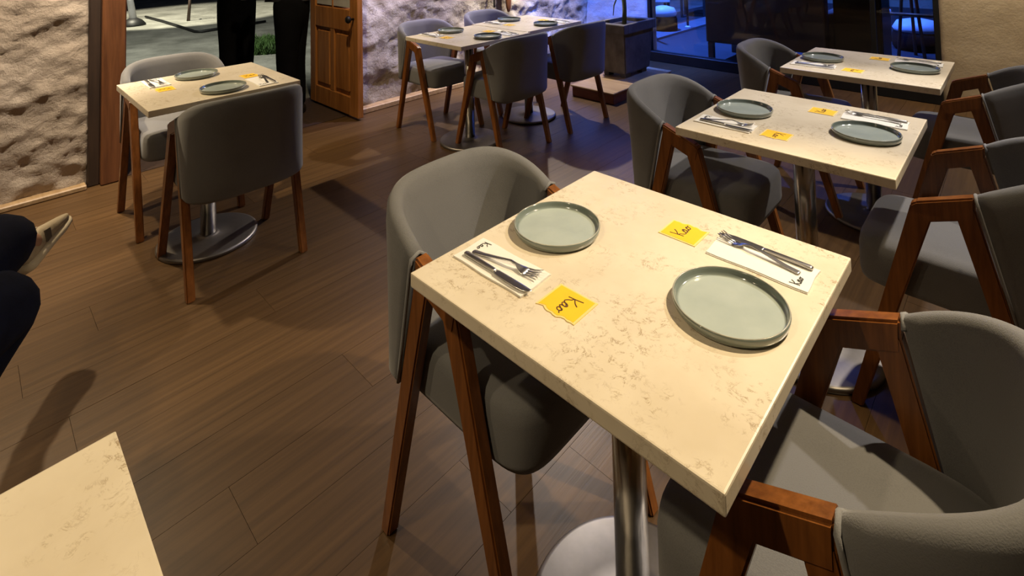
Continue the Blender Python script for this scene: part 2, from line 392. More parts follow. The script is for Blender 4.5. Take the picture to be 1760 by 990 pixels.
# window wall
win = struct(thing('window_1', '', '')); del win['label']; del win['category']
box('sill_rail', -3.24, -0.545, YN - .03, YN + .07, 0, 0.11, MT['iron'], win, 0.006)
box('head_rail', -3.24, -0.545, YN, YN + .06, 2.34, 2.4, MT['iron'], win, 0.004)
for xx in (-3.24, -1.03, -0.585): box('mullion', xx, xx + .04, YN, YN + .05, 0.11, 2.34, MT['iron'], win, 0.004)
for a, b_ in ((-3.20, -1.03), (-0.99, -0.585)): box('pane', a, b_, YN + .02, YN + .028, 0.11, 2.34, MT['glass'], win)

# plinth carrying the planter
pl = thing('plinth', 'low red-brown wooden step carrying the concrete planter', 'step', (-2.82, 4.5, 0))
box('riser', -0.22, 0.22, -0.60, 0.42, 0, 0.085, MT['redwood'], pl, 0.004)
box('top_board', -0.23, 0.23, -0.61, 0.43, 0.085, 0.10, MT['steptop'], pl, 0.004)
# concrete planter
pt = thing('planter', 'weathered grey concrete planter with thick rim on the step', 'planter', (-2.90, 4.58, 0.10)); pt.scale = (0.72, 1.15, 1.1)
def taper_box(bm, b0, b1, z0, z1, bev):
    r = bmesh.ops.create_cube(bm, size=1.0)
    for v in r['verts']:
        h = b0 if v.co.z < 0 else b1
        v.co = Vector((v.co.x * 2 * h, v.co.y * 2 * h, z0 if v.co.z < 0 else z1))
    bmesh.ops.bevel(bm, geom=list({e for v in r['verts'] for e in v.link_edges}), offset=bev, segments=2, affect='EDGES')
bm = bmesh.new(); taper_box(bm, 0.195, 0.235, 0.035, 0.40, 0.01); bmo('body', bm, MT['concrete'], pt)
for sx in (-1, 1):
    for sy in (-1, 1): box('foot', sx * .13 - .04, sx * .13 + .04, sy * .13 - .04, sy * .13 + .04, 0, 0.036, MT['concrete'], pt, 0.004)
bm = bmesh.new()
for (x0, x1, y0, y1) in ((-.255, .255, -.255, -.195), (-.255, .255, .195, .255), (-.255, -.195, -.195, .195), (.195, .255, -.195, .195)):
    bbox(bm, x0, x1, y0, y1, 0.385, 0.465, 0.008, 2)
bmo('rim', bm, MT['concrete'], pt)
box('soil', -.2, .2, -.2, .2, 0.39, 0.43, MT['soil'], pt)
tg = thing('potted_plant', 'thin-stemmed green plant growing in the concrete planter', 'plant', (-2.90, 4.58, 0.573))
tubeo('stem', [(0, 0, -.02), (.01, .0, .15), (-.005, .01, .32), (.02, 0, .5), (.0, 0, .85)], [.024, .021, .022, .018, .012], MT['stem'], tg, 8)
tubeo('branch', [(0, .01, .33), (-.07, .02, .29), (-.10, -.02, .18), (-.105, -.03, .08)], [.008, .008, .007, .004], MT['stem'], tg, 6)
def leaf(base, tip, wd, parent, droop=0.1):
    b_ = Vector(base); t = Vector(tip); d = t - b_; side = d.cross(Vector((0, 0, 1))).normalized(); v = []; f = []
    for i in range(7):
        s = i / 6; p = b_ + d * s + Vector((0, 0, -droop * (2 * s - 1) ** 2 + droop)); ww = wd * math.sin(PI * min(1, s * .92 + .08)) ** .8
        v += [tuple(p - side * ww), tuple(p + Vector((0, 0, -.12 * wd))), tuple(p + side * ww)]
    for i in range(6):
        a = 3 * i; f += [(a, a + 1, a + 4, a + 3), (a + 1, a + 2, a + 5, a + 4)]
    return pyd('leaf', v, f, MT['leaf'], parent, True)
for k in range(11):
    a = k * 2.4; L = 0.22 + 0.1 * random.random(); z = 0.30 + 0.05 * k
    leaf((0, 0, z), (math.cos(a) * L, math.sin(a) * L, z + .10 - .05 * random.random()), 0.045, tg)

# ------------------------------------------------------------------ dining chair
AZ = 0.70      # arm height
def prism_leg(name, x0, z0, w0, x1, z1, w1, y, th, parent):
    v = []; 
    for s in (-1, 1):
        for (x, z, ww) in ((x0, z0, w0), (x1, z1, w1)):
            v += [(x - ww / 2, y + s * th / 2, z), (x + ww / 2, y + s * th / 2, z)]
    bm = bmesh.new(); vs = [bm.verts.new(p) for p in v]
    for q in ((0, 1, 3, 2), (4, 6, 7, 5), (0, 4, 5, 1), (2, 3, 7, 6), (0, 2, 6, 4), (1, 5, 7, 3)): bm.faces.new([vs[i] for i in q])
    bmesh.ops.recalc_face_normals(bm, faces=bm.faces)
    bmesh.ops.bevel(bm, geom=list(bm.edges), offset=0.004, segments=2, affect='EDGES')
    return bmo(name, bm, MT['legwood'], parent)
REAR0, REAR1, FRONT0, FRONT1 = -0.221, -0.056, 0.220, 0.033
def rear_edge(z): return REAR0 + (REAR1 - REAR0) * z / AZ - (0.016 + 0.010 * z / AZ)
def make_chair(label):
    t = thing('dining_chair', label, 'chair', group='grey upholstered dining chairs')
    for s in (-1, 1):
        y = s * 0.232
        prism_leg('leg', FRONT0, 0, 0.032, FRONT1, 0.640, 0.056, y, 0.032, t)
        prism_leg('leg', REAR0, 0, 0.032, REAR1, 0.668, 0.050, y, 0.032, t)
        pts = [(-0.081, 0.700), (0.050, 0.650), (0.064, 0.638), (0.052, 0.590), (-0.081, 0.640)]
        a = bmesh.new(); lo = [a.verts.new((x, y - .018, z)) for x, z in pts]; hi = [a.verts.new((x, y + .018, z)) for x, z in pts]
        a.faces.new(lo); a.faces.new(hi[::-1])
        for k in range(5): a.faces.new((lo[k], hi[k], hi[(k + 1) % 5], lo[(k + 1) % 5]))
        bmesh.ops.recalc_face_normals(a, faces=a.faces)
        bmesh.ops.bevel(a, geom=list(a.edges), offset=0.005, segments=2, affect='EDGES')
        bmo('armrest', a, MT['legwood'], t)
    # upholstered shell
    nt_, b_top, b_bot = 44, 0.258, 0.248
    ZB = 0.365
    def ring(tt, level, inset):
        # tt 0..1 along the U ; level 0 bottom..1 rim
        a = -PI / 2 + PI * tt
        c_, s_ = abs(math.cos(a)), math.sin(a)
        q = c_ ** (2.0 / 2.9); rise = 1 - (1 - q) ** 1.35
        ztop = AZ + 0.004 + (0.790 - AZ - 0.004) * rise
        z = ZB + 0.015 * (1 - c_) + (ztop - ZB - 0.015 * (1 - c_)) * level
        k = (z - ZB) / (0.79 - ZB)
        b = b_bot + (b_top - b_bot) * k - inset
        xr = -0.262 - 0.055 * k + inset
        xf = rear_edge(z) - 0.002
        n = 2.0 / 2.9
        return (xf + (xr - xf) * c_ ** n, b * (1 if s_ >= 0 else -1) * abs(s_) ** n, z)
    TH = 0.044
    prof = [(0.0, 0.006), (0.03, 0.0), (0.2, 0.0), (0.45, 0.0), (0.7, 0.0), (0.88, 0.0), (0.955, 0.003), (0.985, 0.010), (1.0, 0.022),
            (0.985, 0.034), (0.955, 0.041), (0.88, TH), (0.7, TH), (0.45, TH), (0.2, TH), (0.0, TH)]
    v = []; f = []; m_ = len(prof)
    for i in range(nt_ + 1):
        for (lv, ins) in prof: v.append(ring(i / nt_, lv, ins))
    for i in range(nt_):
        for k in range(m_):
            k2 = (k + 1) % m_; f.append((i * m_ + k, i * m_ + k2, (i + 1) * m_ + k2, (i + 1) * m_ + k))
    f.append(tuple(range(m_))); f.append(tuple(nt_ * m_ + k for k in range(m_))[::-1])
    bk = pyd('backrest', v, f, MT['fabric'], t, True)
    for i in (0, nt_):
        pts = [ring(i / nt_, lv, 0.0) for lv in (0.02, 0.3, 0.6, 0.9, 0.97)] + [ring(i / nt_, 1.0, 0.022)] + [ring(i / nt_, .95, TH)]
        pts = [(p[0] + 0.001, p[1], p[2]) for p in pts]
        tubeo('piping', pts, 0.0042, MT['piping'], bk, 6)
    # seat cushion
    bm = bmesh.new(); r = bmesh.ops.create_grid(bm, x_segments=14, y_segments=14, size=0.5)
    bmesh.ops.delete(bm, geom=list(bm.verts), context='VERTS')
    nx, ny = 16, 16; v = []; f = []
    def outline(u_, inset):
        # superellipse-ish outline, front rounded corners, rear narrower
        a = 2 * PI * u_; n = 2 / 6.5; c_, s_ = math.cos(a), math.sin(a)
        x = 0.225 * (1 if c_ > 0 else -1) * abs(c_) ** n; y = 0.212 * (1 if s_ > 0 else -1) * abs(s_) ** n
        k = 1 - inset / 0.22
        return 0.0 + x * k - (0.0), y * k
    layers = [(0.360, 0.03), (0.356, 0.010), (0.359, 0.003), (0.375, 0.0), (0.445, 0.0), (0.468, 0.004), (0.480, 0.014), (0.486, 0.04), (0.489, 0.10), (0.490, 0.16)]
    nn = 56
    for (z, ins) in layers:
        for k in range(nn):
            x, y = outline(k / nn, ins); v.append((x - 0.008, y, z))
    for i in range(len(layers) - 1):
        for k in range(nn):
            k2 = (k + 1) % nn; f.append((i * nn + k, i * nn + k2, (i + 1) * nn + k2, (i + 1) * nn + k))
    f.append(tuple(range(nn))[::-1]); f.append(tuple((len(layers) - 1) * nn + k for k in range(nn)))
    bm.free()
    pyd('seat', v, f, MT['fabric'], t, True)
    return t

TABLES = {   # centre x, y, size x, size y, phrase that finds the table
    'a': (-0.606, 0.960, 0.636, 0.636, 'table with the brightest yellow cards'),
    'b': (-0.600, 2.075, 0.636, 0.636, 'middle table of the row of three'),
    'c': (-0.608, 3.206, 0.636, 0.636, 'table before the beige wall and dark window'),
    'd': (-2.938, 0.868, 0.636, 0.636, 'small table at the open doorway'),
    'e': (-2.925, 2.560, 0.610, 0.660, 'joined wall table closer to the wooden door'),
    'f': (-2.965, 3.230, 0.610, 0.660, 'joined wall table closer to the concrete planter'),
}
chairs = [  # x, y, heading, label
    (-0.955, 0.980, 0, 'grey armchair tucked in on the doorway side of the table with the brightest yellow cards'),
    (-0.280, 0.995, PI, 'grey armchair whose arm touches the corner of the table with brightest yellow cards'),
    (-0.960, 2.135, 0, 'grey armchair on the doorway side of the middle table of the row'),
    (-0.212, 2.143, PI, 'grey armchair with brightly lit pale seat at the middle table of the row'),
    (-0.945, 3.280, 0, 'grey armchair before the blue window, doorway side of the beige-wall table'),
    (-0.250, 3.335, PI, 'grey armchair standing against the beige wall end of the row'),
    (-3.376, 0.865, 0, 'grey armchair between the doorway and the small doorway table'),
    (-2.700, 0.900, PI, 'grey armchair with its back to the room at the small doorway table'),
    (-3.330, 2.610, 0, 'grey armchair against the violet-lit stone wall beside the wooden door'),
    (-2.700, 2.670, PI, 'grey armchair in front of the joined tables, next to the bluish-lit chair'),
    (-3.370, 3.330, 0, 'grey armchair against the stone wall below the oval wooden board'),
    (-2.690, 3.365, PI, 'grey armchair with bluish-lit back beside the concrete planter'),
]
c0 = make_chair(chairs[0][3]); c0.location = (chairs[0][0], chairs[0][1], 0)
for (x, y, h, lab) in chairs[1:]: dup(c0, (x, y, 0), h, lab)

# ------------------------------------------------------------------ tables
def make_table(label, sx, sy, loc, off=(0, 0)):
    t = thing('dining_table', label, 'table', loc, group='cream square dining tables')
    box('table_top', -sx / 2, sx / 2, -sy / 2, sy / 2, 0.722, 0.75, MT['top'], t, 0.003, 2)
    bm = bmesh.new(); bbox(bm, -.2, .2, -.025, .025, 0.708, 0.722, .002); bbox(bm, -.025, .025, -.2, .2, 0.7081, 0.7219, .002)
    bmo('bracket', bm, MT['iron'], t)
    lathe('column', [(0.034, 0.02), (0.034, 0.708)], MT['chrome'], t, 32, (*off, 0))
    lathe('base_plate', [(0.213, 0.0), (0.217, 0.003), (0.217, 0.013), (0.212, 0.018), (0.204, 0.0195), (0.12, 0.021), (0.052, 0.022), (0.045, 0.026), (0.0345, 0.030)], MT['basemetal'], t, 64, (*off, 0))
    return t
tl_ = {
 'a': 'cream stone-look table set with two bright yellow cards and green-grey plates',
 'b': 'cream table set for two in the middle of the row of three',
 'c': 'pale table set for two before the dark blue window and beige wall',
 'd': 'small cream table set for two at the open doorway',
 'e': 'cream table along the stone wall, the joined one closer to the wooden door',
 'f': 'cream table along the stone wall, the joined one closer to the concrete planter'}
for k, (x, y, sx, sy, ph) in TABLES.items(): make_table(tl_[k], sx, sy, (x, y, 0), (-0.03, 0.012) if k == 'a' else (0, 0))
make_table('bare cream table with nothing on it, only a corner showing', 0.636, 0.636, (-0.618, -0.156, 0))

# ------------------------------------------------------------------ table settings
KAO = [  # pen strokes, x right, y up, letter height 1
    [(0.02, 1.0), (0.10, 0.55), (0.16, 0.0)],
    [(0.58, 0.92), (0.40, 0.66), (0.13, 0.42), (0.28, 0.32), (0.42, 0.12), (0.56, 0.02), (0.66, 0.06)],
    [(0.66, 0.06), (0.80, 0.30), (0.98, 0.42), (0.86, 0.46), (0.74, 0.30), (0.74, 0.08), (0.86, 0.04), (0.98, 0.22), (1.00, 0.40), (1.00, 0.12), (1.10, 0.04)],
    [(1.10, 0.04), (1.22, 0.24), (1.36, 0.42), (1.26, 0.36), (1.24, 0.12), (1.36, 0.06), (1.48, 0.22), (1.42, 0.40), (1.34, 0.42), (1.50, 0.34), (1.64, 0.44)],
]
def smoothline(p, n=6):
    P = [Vector((*q, 0)) for q in p]; out = []
    for i in range(len(P) - 1):
        a = P[max(i - 1, 0)]; b = P[i]; c = P[i + 1]; d = P[min(i + 2, len(P) - 1)]
        for k in range(n):
            t = k / n
            out.append(0.5 * ((2 * b) + (c - a) * t + (2 * a - 5 * b + 4 * c - d) * t * t + (3 * b - a - 3 * c + d) * t ** 3))
    out.append(P[-1]); return out
def lettering_mesh(h, wd, m):
    v = []; f = []
    for st in KAO:
        L = smoothline(st, 4); n0 = len(v)
        for i, p in enumerate(L):
            t = (L[min(i + 1, len(L) - 1)] - L[max(i - 1, 0)]); t = t.normalized() if t.length else Vector((1, 0, 0))
            nn = Vector((-t.y, t.x, 0)) * wd / 2
            for s, z in ((1, 0.0), (-1, 0.0), (-1, 0.0005), (1, 0.0005)):
                v.append(((p.x - 0.82) * h + s * nn.x, (p.y - 0.45) * h + s * nn.y, z))
        for i in range(len(L) - 1):
            a = n0 + 4 * i
            for k in range(4):
                k2 = (k + 1) % 4; f.append((a + k, a + k2, a + 4 + k2, a + 4 + k))
        f.append((n0, n0 + 3, n0 + 2, n0 + 1)); e = n0 + 4 * (len(L) - 1); f.append((e, e + 1, e + 2, e + 3))
    me = bpy.data.meshes.new('lettering'); me.from_pydata(v, [], f); me.materials.append(m); me.update(); return me
let_card = lettering_mesh(0.031, 0.0020, MT['ink'])
let_nap = lettering_mesh(0.019, 0.0012, MT['inkblack'])

# all setting pieces are modelled for the diner on the doorway side (looking along +x); the other side is turned by 180 degrees
def plate_proto():
    t = thing('plate', '', 'plate', group='grey-green dinner plates')
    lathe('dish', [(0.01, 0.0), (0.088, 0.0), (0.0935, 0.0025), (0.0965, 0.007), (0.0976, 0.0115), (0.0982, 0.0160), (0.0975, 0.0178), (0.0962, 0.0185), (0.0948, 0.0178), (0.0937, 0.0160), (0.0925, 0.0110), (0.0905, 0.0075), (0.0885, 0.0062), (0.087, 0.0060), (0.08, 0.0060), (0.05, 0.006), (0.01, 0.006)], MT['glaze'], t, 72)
    rb = lathe('rim_band', [(0.0972, 0.0176), (0.0972, 0.0188), (0.0955, 0.0191), (0.0948, 0.0180)], MT['rim'], t, 72, loop=True)
    return t

def napkin_proto():
    t = thing('napkin', '', 'napkin', group='folded white paper napkins')
    nx, ny = 14, 8; v = []; f = []
    Lx, Ly = 0.194, 0.090
    def layer(z0, sh, puff):
        n0 = len(v)
        for j in range(ny + 1):
            for i in range(nx + 1):
                x = -Lx / 2 + Lx * i / nx; y = -Ly / 2 + (Ly - sh) * j / ny
                e = math.sin(PI * i / nx) * math.sin(PI * j / ny)
                y2 = y + 0.0012 * math.sin(9 * i / nx + sh * 100)
                v.append((x + 0.0015 * math.sin(5.0 * j / ny), y2, z0 + puff * e))
        for j in range(ny):
            for i in range(nx):
                a = n0 + j * (nx + 1) + i; f.append((a, a + 1, a + nx + 2, a + nx + 1))
        return n0
    def slab(zlo, zhi, sh, puff):
        a = layer(zlo, sh, 0.0); b_ = layer(zhi, sh, puff)
        rim = [i for i in range(nx + 1)] + [j * (nx + 1) + nx for j in range(1, ny + 1)] + [ny * (nx + 1) + i for i in range(nx - 1, -1, -1)] + [j * (nx + 1) for j in range(ny - 1, 0, -1)]
        for k in range(len(rim)):
            k2 = (k + 1) % len(rim); f.append((a + rim[k], a + rim[k2], b_ + rim[k2], b_ + rim[k]))
    slab(0.0, 0.0016, 0.0, 0.0); slab(0.0018, 0.0036, 0.002, 0.0006)
    pyd('paper', v, f, MT['napkin'], t, False)
    o = bpy.data.objects.new('lettering', let_nap); C.objects.link(o); o.parent = t
    o.rotation_euler = (0, 0, -PI / 2); o.location = (-0.074, 0.020, 0.0043)
    return t
def card_proto():
    t = thing('menu_card', '', 'card', group='yellow cards')
    n = 12; v = []; f = []
    top = [(-.043, .0375), (.043, .0375), (.043, -.0365)]
    edge = []
    for i in range(n + 1):
        s = i / n; edge.append((.043 - .086 * s, -.0365 + 0.0028 * math.sin(s * 9.0) + 0.002 * math.sin(s * 23 + 1)))
    def shp(scale):
        return [(x * scale, y * scale) for (x, y) in top[:2] + edge]
    o_, i_ = shp(1.0), shp(0.90); m_ = len(o_)
    # backing with pale torn edge
    v = [(x, y, 0) for x, y in o_] + [(x, y, 0.0012) for x, y in o_]
    f = [tuple(range(m_))[::-1], tuple(range(m_, 2 * m_))] + [(k, (k + 1) % m_, m_ + (k + 1) % m_, m_ + k) for k in range(m_)]
    pyd('backing', v, f, MT['cardrim'], t)
    v = [(x, y, 0.0012) for x, y in i_] + [(x, y, 0.0016) for x, y in i_]
    pyd('face', v, f, MT['card'], t)
    o = bpy.data.objects.new('lettering', let_card); C.objects.link(o); o.parent = t
    o.rotation_euler = (0, 0, -PI / 2); o.location = (0.006, -0.004, 0.0016)
    return t
def strip(name, rows, m, parent, smooth=True):
    """rows: (x, yc, halfwidth, z, halfthick)"""
    v = []; f = []
    for (x, yc, hw, z, ht) in rows:
        for k in range(8):
            a = 2 * PI * (k + .5) / 8; cc, ss = math.cos(a), math.sin(a)
            v.append((x, yc + hw * (1 if cc > 0 else -1) * abs(cc) ** .5, z + ht * (1 if ss > 0 else -1) * abs(ss) ** .5))
    for i in range(len(rows) - 1):
        for k in range(8):
            k2 = (k + 1) % 8; f.append((i * 8 + k, i * 8 + k2, i * 8 + 8 + k2, i * 8 + 8 + k))
    f.append(tuple(range(8))[::-1]); f.append(tuple((len(rows) - 1) * 8 + k for k in range(8)))
    return pyd(name, v, f, m, parent, smooth)
def fork_proto():
    t = thing('fork', '', 'fork', group='steel forks on napkins')
    T = 0.0009
    strip('handle', [(-.085, 0, .0046, .0022, T), (-.082, 0, .0066, .0024, T), (-.06, 0, .0060, .0032, T), (-.02, 0, .0044, .0085, T), (.012, 0, .0034, .0125, .0011), (.026, 0, .0038, .0095, .0011), (.034, 0, .0092, .0052, T), (.042, 0, .0128, .0030, .0008), (.052, 0, .0130, .0028, .0008)], MT['cutlery'], t)
    for k in range(4):
        y = -.0108 + k * .0072
        strip('tine', [(.050, y, .0024, .0028, .0008), (.062, y, .0021, .0040, .0007), (.074, y, .0018, .0072, .0006), (.084, y * .97, .0007, .0115, .0004)], MT['cutlery'], t)
    return t
def knife_proto():
    t = thing('table_knife', '', 'knife', group='steel table knives on napkins')
    strip('handle', [(-.093, 0, .0045, .0035, .0024), (-.089, 0, .0062, .0037, .0030), (-.05, 0, .0056, .0040, .0032), (-.005, 0, .0048, .0042, .0030), (.0, 0, .0046, .0042, .0024)], MT['cutlery'], t)
    strip('blade', [(-.001, 0, .0040, .0042, .0012), (.004, -.001, .0075, .0042, .0008), (.03, -.001, .0085, .0042, .0007), (.06, -.0008, .0088, .0042, .0007), (.080, .0005, .0075, .0042, .0006), (.090, .003, .0045, .0042, .0005), (.094, .0055, .0015, .0042, .0004)], MT['cutlery'], t)
    return t
protos = dict(plate=plate_proto(), napkin=napkin_proto(), menu_card=card_proto(), fork=fork_proto(), knife=knife_proto())
used = set()
def put(kind, loc, rz, label):
    if kind not in used:
        used.add(kind); o = protos[kind]; o.location = loc; o.rotation_euler = (0, 0, rz); o['label'] = label; return o
    return dup(protos[kind], loc, rz, label)
short = {'a': 'brightest yellow-card table', 'b': 'middle table of the row', 'c': 'table before the beige wall', 'd': 'small doorway table', 'e': 'joined table nearer the wooden door', 'f': 'joined table nearer the planter'}
for k, (x, y, sx, sy, ph) in TABLES.items():
    for side in (0, 1):
        sg = 1 if side == 0 else -1
        who = ('stone-wall side' if k in 'def' else 'doorway side') if side == 0 else ('room side' if k in 'def' else 'side away from the doorway')
        rz = 0 if side == 0 else PI
        j = (lambda a: (random.random() - .5) * a) if k != 'a' else (lambda a: 0.0)
        Z = 0.7502
        def at(dx, dy, z=Z): return (x + sg * dx, y + sg * dy, z)
        tb = short[k]
        put('plate', at(-0.197 + j(.01), 0.0 + j(.01)), rz, f'grey-green rimmed plate, {who} of the {tb}')
        px = -0.197 if side == 0 else -0.188
        nz = j(.06) if k != 'a' else (0 if side == 0 else -0.01)
        put('napkin', at(px + j(.008), -0.181), rz + nz, f'folded white napkin, {who} of the {tb}')
        put('menu_card', at(-0.027 if side == 0 else -0.022, -0.181 + j(.006)), rz + j(.1), f'yellow handwritten card, {who} of the {tb}')
        if side == 0:
            put('fork', at(-0.187, -0.176, Z + .0042), rz + 0.17 + j(.1), f'steel fork, {who} of the {tb}')
            put('knife', at(-0.184, -0.209, Z + .0042), rz - 0.03 + j(.05), f'steel knife, {who} of the {tb}')
        else:
            put('fork', at(-0.176, -0.197, Z + .0042), rz - 0.165 + j(.1), f'steel fork, {who} of the {tb}')
            put('knife', at(-0.182, -0.2165, Z + .0042), rz - 0.03 + j(.05), f'steel knife, {who} of the {tb}')

# things on the stone wall
ov = lathe('wall_board', [(0.004, 0), (0.022, .015), (0.036, .06), (0.042, .12), (0.042, .5), (0.036, .56), (0.02, .6), (0.004, .62)], MT['postwood'], None, 28)
ov.location = (XW + 0.085, 4.11, 0.655); ov.scale = (0.35, 1, 1); tag(ov, 'oval brown wooden board hanging on the brightly lit stone wall', 'wall board')
rd = tubeo('wall_rod', [(0, 0, 0), (0, 0, 0.75)], 0.008, MT['iron'], None, 8)
rd.location = (XW + 0.06, 3.92, 0.725); tag(rd, 'thin black rod hanging on the stone wall beside the oval board', 'rod')

# ------------------------------------------------------------------ ceiling lamp housings for the downlights and the added fill lights
for spec in LAMPS:
    label, loc = spec[0], spec[1]
    t = thing('ceiling_lamp', label, 'lamp', (loc[0], loc[1], ZC), group='ceiling downlights')
    n = 28; v = []; f = []
    for (r, z) in ((0.052, 0), (0.062, 0), (0.062, -0.06), (0.052, -0.06)):
        for k in range(n):
            a = 2 * PI * k / n; v.append((r * math.cos(a), r * math.sin(a), z))
    for i in range(4):
        for k in range(n):
            k2 = (k + 1) % n; i2 = (i + 1) % 4; f.append((i * n + k, i * n + k2, i2 * n + k2, i2 * n + k))
    pyd('housing', v, f, MT['iron'], t)

# ------------------------------------------------------------------ garden beyond the doorway
g = struct(box('ground', -22, XW - .75, -8, 16, -0.10, 0.0, MT['pave']))
struct(box('garden_wall', -18.3, -18.0, -8, 16, 0, 3.0, MT['gardenwall']))
def grass_patch(cx, cy, rx, ry, n, hmax):
    v = []; f = []
    for i in range(n):
        a = random.random() * 2 * PI; r = math.sqrt(random.random()); x = cx + rx * r * math.cos(a); y = cy + ry * r * math.sin(a)
        h = hmax * (0.4 + 0.6 * random.random()); b = random.random() * PI; wd = 0.012
        dx, dy = math.cos(b) * wd, math.sin(b) * wd; lx, ly = (random.random() - .5) * h * .7, (random.random() - .5) * h * .7
        k = len(v); v += [(x - dx, y - dy, 0), (x + dx, y + dy, 0), (x + lx + dx * .5, y + ly + dy * .5, h * .6), (x + lx * 1.8, y + ly * 1.8, h)]
        f += [(k, k + 1, k + 2), (k, k + 2, k + 3)]
    o = pyd('grass', v, f, MT['grass']); o['kind'] = 'stuff'; o['label'] = 'green grass growing outside the doorway'; o['category'] = 'grass'
    return o
grass_patch(-7.75, 3.0, 0.55, 0.45, 3500, 0.15)
lp = thing('garden_post', 'slim white post with black foot standing outside the doorway', 'post', (-12.1, 2.29, 0))
lathe('foot', [(0.20, 0), (0.20, .03), (0.14, .10), (0.07, .14)], MT['iron'], lp, 24)
tubeo('shaft', [(0, 0, .12), (-.05, -.06, .6), (-.10, -.12, 1.3)], [.06, .05, .05], MT['pale'], lp, 12)
hs = tubeo('garden_line', [(-13.2, 2.71, .03), (-12.2, 2.76, .03), (-11.3, 2.77, .03), (-10.1, 2.77, .03), (-10.0, 2.85, .03), (-10.1, 3.2, .03), (-10.3, 4.0, .03)], 0.022, MT['iron'], None, 8)  # thin dark tube laid along these ground points
tag(hs, 'black hose lying across the paving outside the doorway', 'line')
sp = thing('sapling', 'bare forked sapling standing outside the doorway', 'tree', (-11.9, 3.15, 0))
tubeo('trunk', [(0, 0, 0), (.0, .02, .3), (.03, .02, .55)], [.035, .03, .025], MT['darkwood'], sp, 6)
for s in (-1, 1): tubeo('branch', [(.02, .02, .5), (s * .06, s * .10, .8), (s * .03, s * .12, 1.5)], [.02, .016, .01], MT['darkwood'], sp, 6)

# ------------------------------------------------------------------ terrace beyond the window
struct(box('terrace_floor', -9, 4, YN + .2, 15, -0.10, -0.001, MT['deck']))
struct(box('terrace_wall', -9, 4, 12.5, 12.7, 0, 3.2, MT['gardenwall']))
kb_ = struct(box('terrace_kerb', -4.10, -3.75, YN + .3, 12, -0.001, 0.03, MT['kerbm']))
for yy, od in ((6.79, 'first'), (7.83, 'second'), (8.9, 'third')):
    t = thing('railing_post', f'slim railing post with pale foot, {od} from the window along the terrace edge', 'post', (-3.82, yy, 0.03), group='terrace railing posts')
    tubeo('pole', [(0, 0, 0), (0, 0, 1.05)], 0.018, MT['iron'], t, 10); lathe('foot', [(0.045, 0), (0.045, .015), (.02, .03)], MT['pale'], t, 16)
def pouf(x, y, r, h, label):
    t = thing('pouf', label, 'stool', (x, y, 0))
    lathe('body', [(r * .9, 0), (r, .04), (r, h - .04), (r * .92, h)], MT['blackcloth'], t, 28)
    lathe('cushion', [(r * .9, h), (r * .98, h + .04), (r * .8, h + .12), (r * .3, h + .15)], MT['pale'], t, 28)
pouf(-4.02, 7.45, 0.20, 0.24, 'dark round pouf with pale cushion on the blue-lit terrace')
pouf(-1.0, 8.1, 0.26, 0.22, 'dark low pouf behind the narrow window pane')
def terrace_chair(x, y, rz, label):
    t = thing('terrace_chair', label, 'chair', (x, y, 0), rz)
    box('seat', -.22, .22, -.22, .22, .36, .42, MT['pale'], t, .01); box('backrest', -.22, .22, .18, .22, .42, .85, MT['pale'], t, .01)
    for sx in (-.19, .19):
        for sy in (-.19, .19): box('leg', sx - .02, sx + .02, sy - .02, sy + .02, 0, .36, MT['iron'], t)
terrace_chair(-4.35, 9.2, 0.3, 'pale terrace chair beyond the railing posts')
terrace_chair(-4.55, 8.15, 2.2, 'pale terrace chair beside the dark round pouf')
terrace_chair(-1.6, 8.6, 0.4, 'pale terrace chair behind the narrow window pane')
es = thing('easel', 'slim wooden easel standing behind the narrow window pane', 'easel', (-0.98, 7.4, 0))
for (a, b_) in (((-.12, 0, 0), (0, 0, 1.5)), ((.12, 0, 0), (0, 0, 1.5)), ((0, .3, 0), (0, 0, 1.45))): tubeo('leg', [a, b_], .018, MT['postwood'], es, 6)
tubeo('crossbar', [(-.25, -.02, .5), (.25, -.02, .5)], .02, MT['postwood'], es, 6)
sf = thing('sofa', 'dark brown high-backed sofa seen from behind through the window', 'sofa', (-2.07, 5.95, 0))
box('backrest', -.62, .60, 0, .16, .22, 1.02, MT['sofa'], sf, .02, 2); box('seat', -.60, .58, .16, .75, .22, .45, MT['sofa'], sf, .03, 2)
for s in (-1, 1): box('arm', s * .58 - .06, s * .58 + .06, .16, .75, .22, .62, MT['sofa'], sf, .03, 2)
for sx in (-.60, .53):
    for sy in (0.0, .66): box('leg', sx, sx + .06, sy, sy + .06, 0, .22, MT['sofa'], sf, .004)
cb = thing('tall_cabinet', 'tall black cabinet behind the window, between sofa and narrow pane', 'cabinet', (-1.20, 5.98, 0))
box('body', -.2, .2, 0, .4, 0.04, 1.9, MT['blackpanel'], cb, .006); box('plinth_base', -.18, .18, .02, .38, 0, .04, MT['blackpanel'], cb)
box('door', -.19, .19, -.02, 0.0, .08, 1.86, MT['blackpanel'], cb, .004)

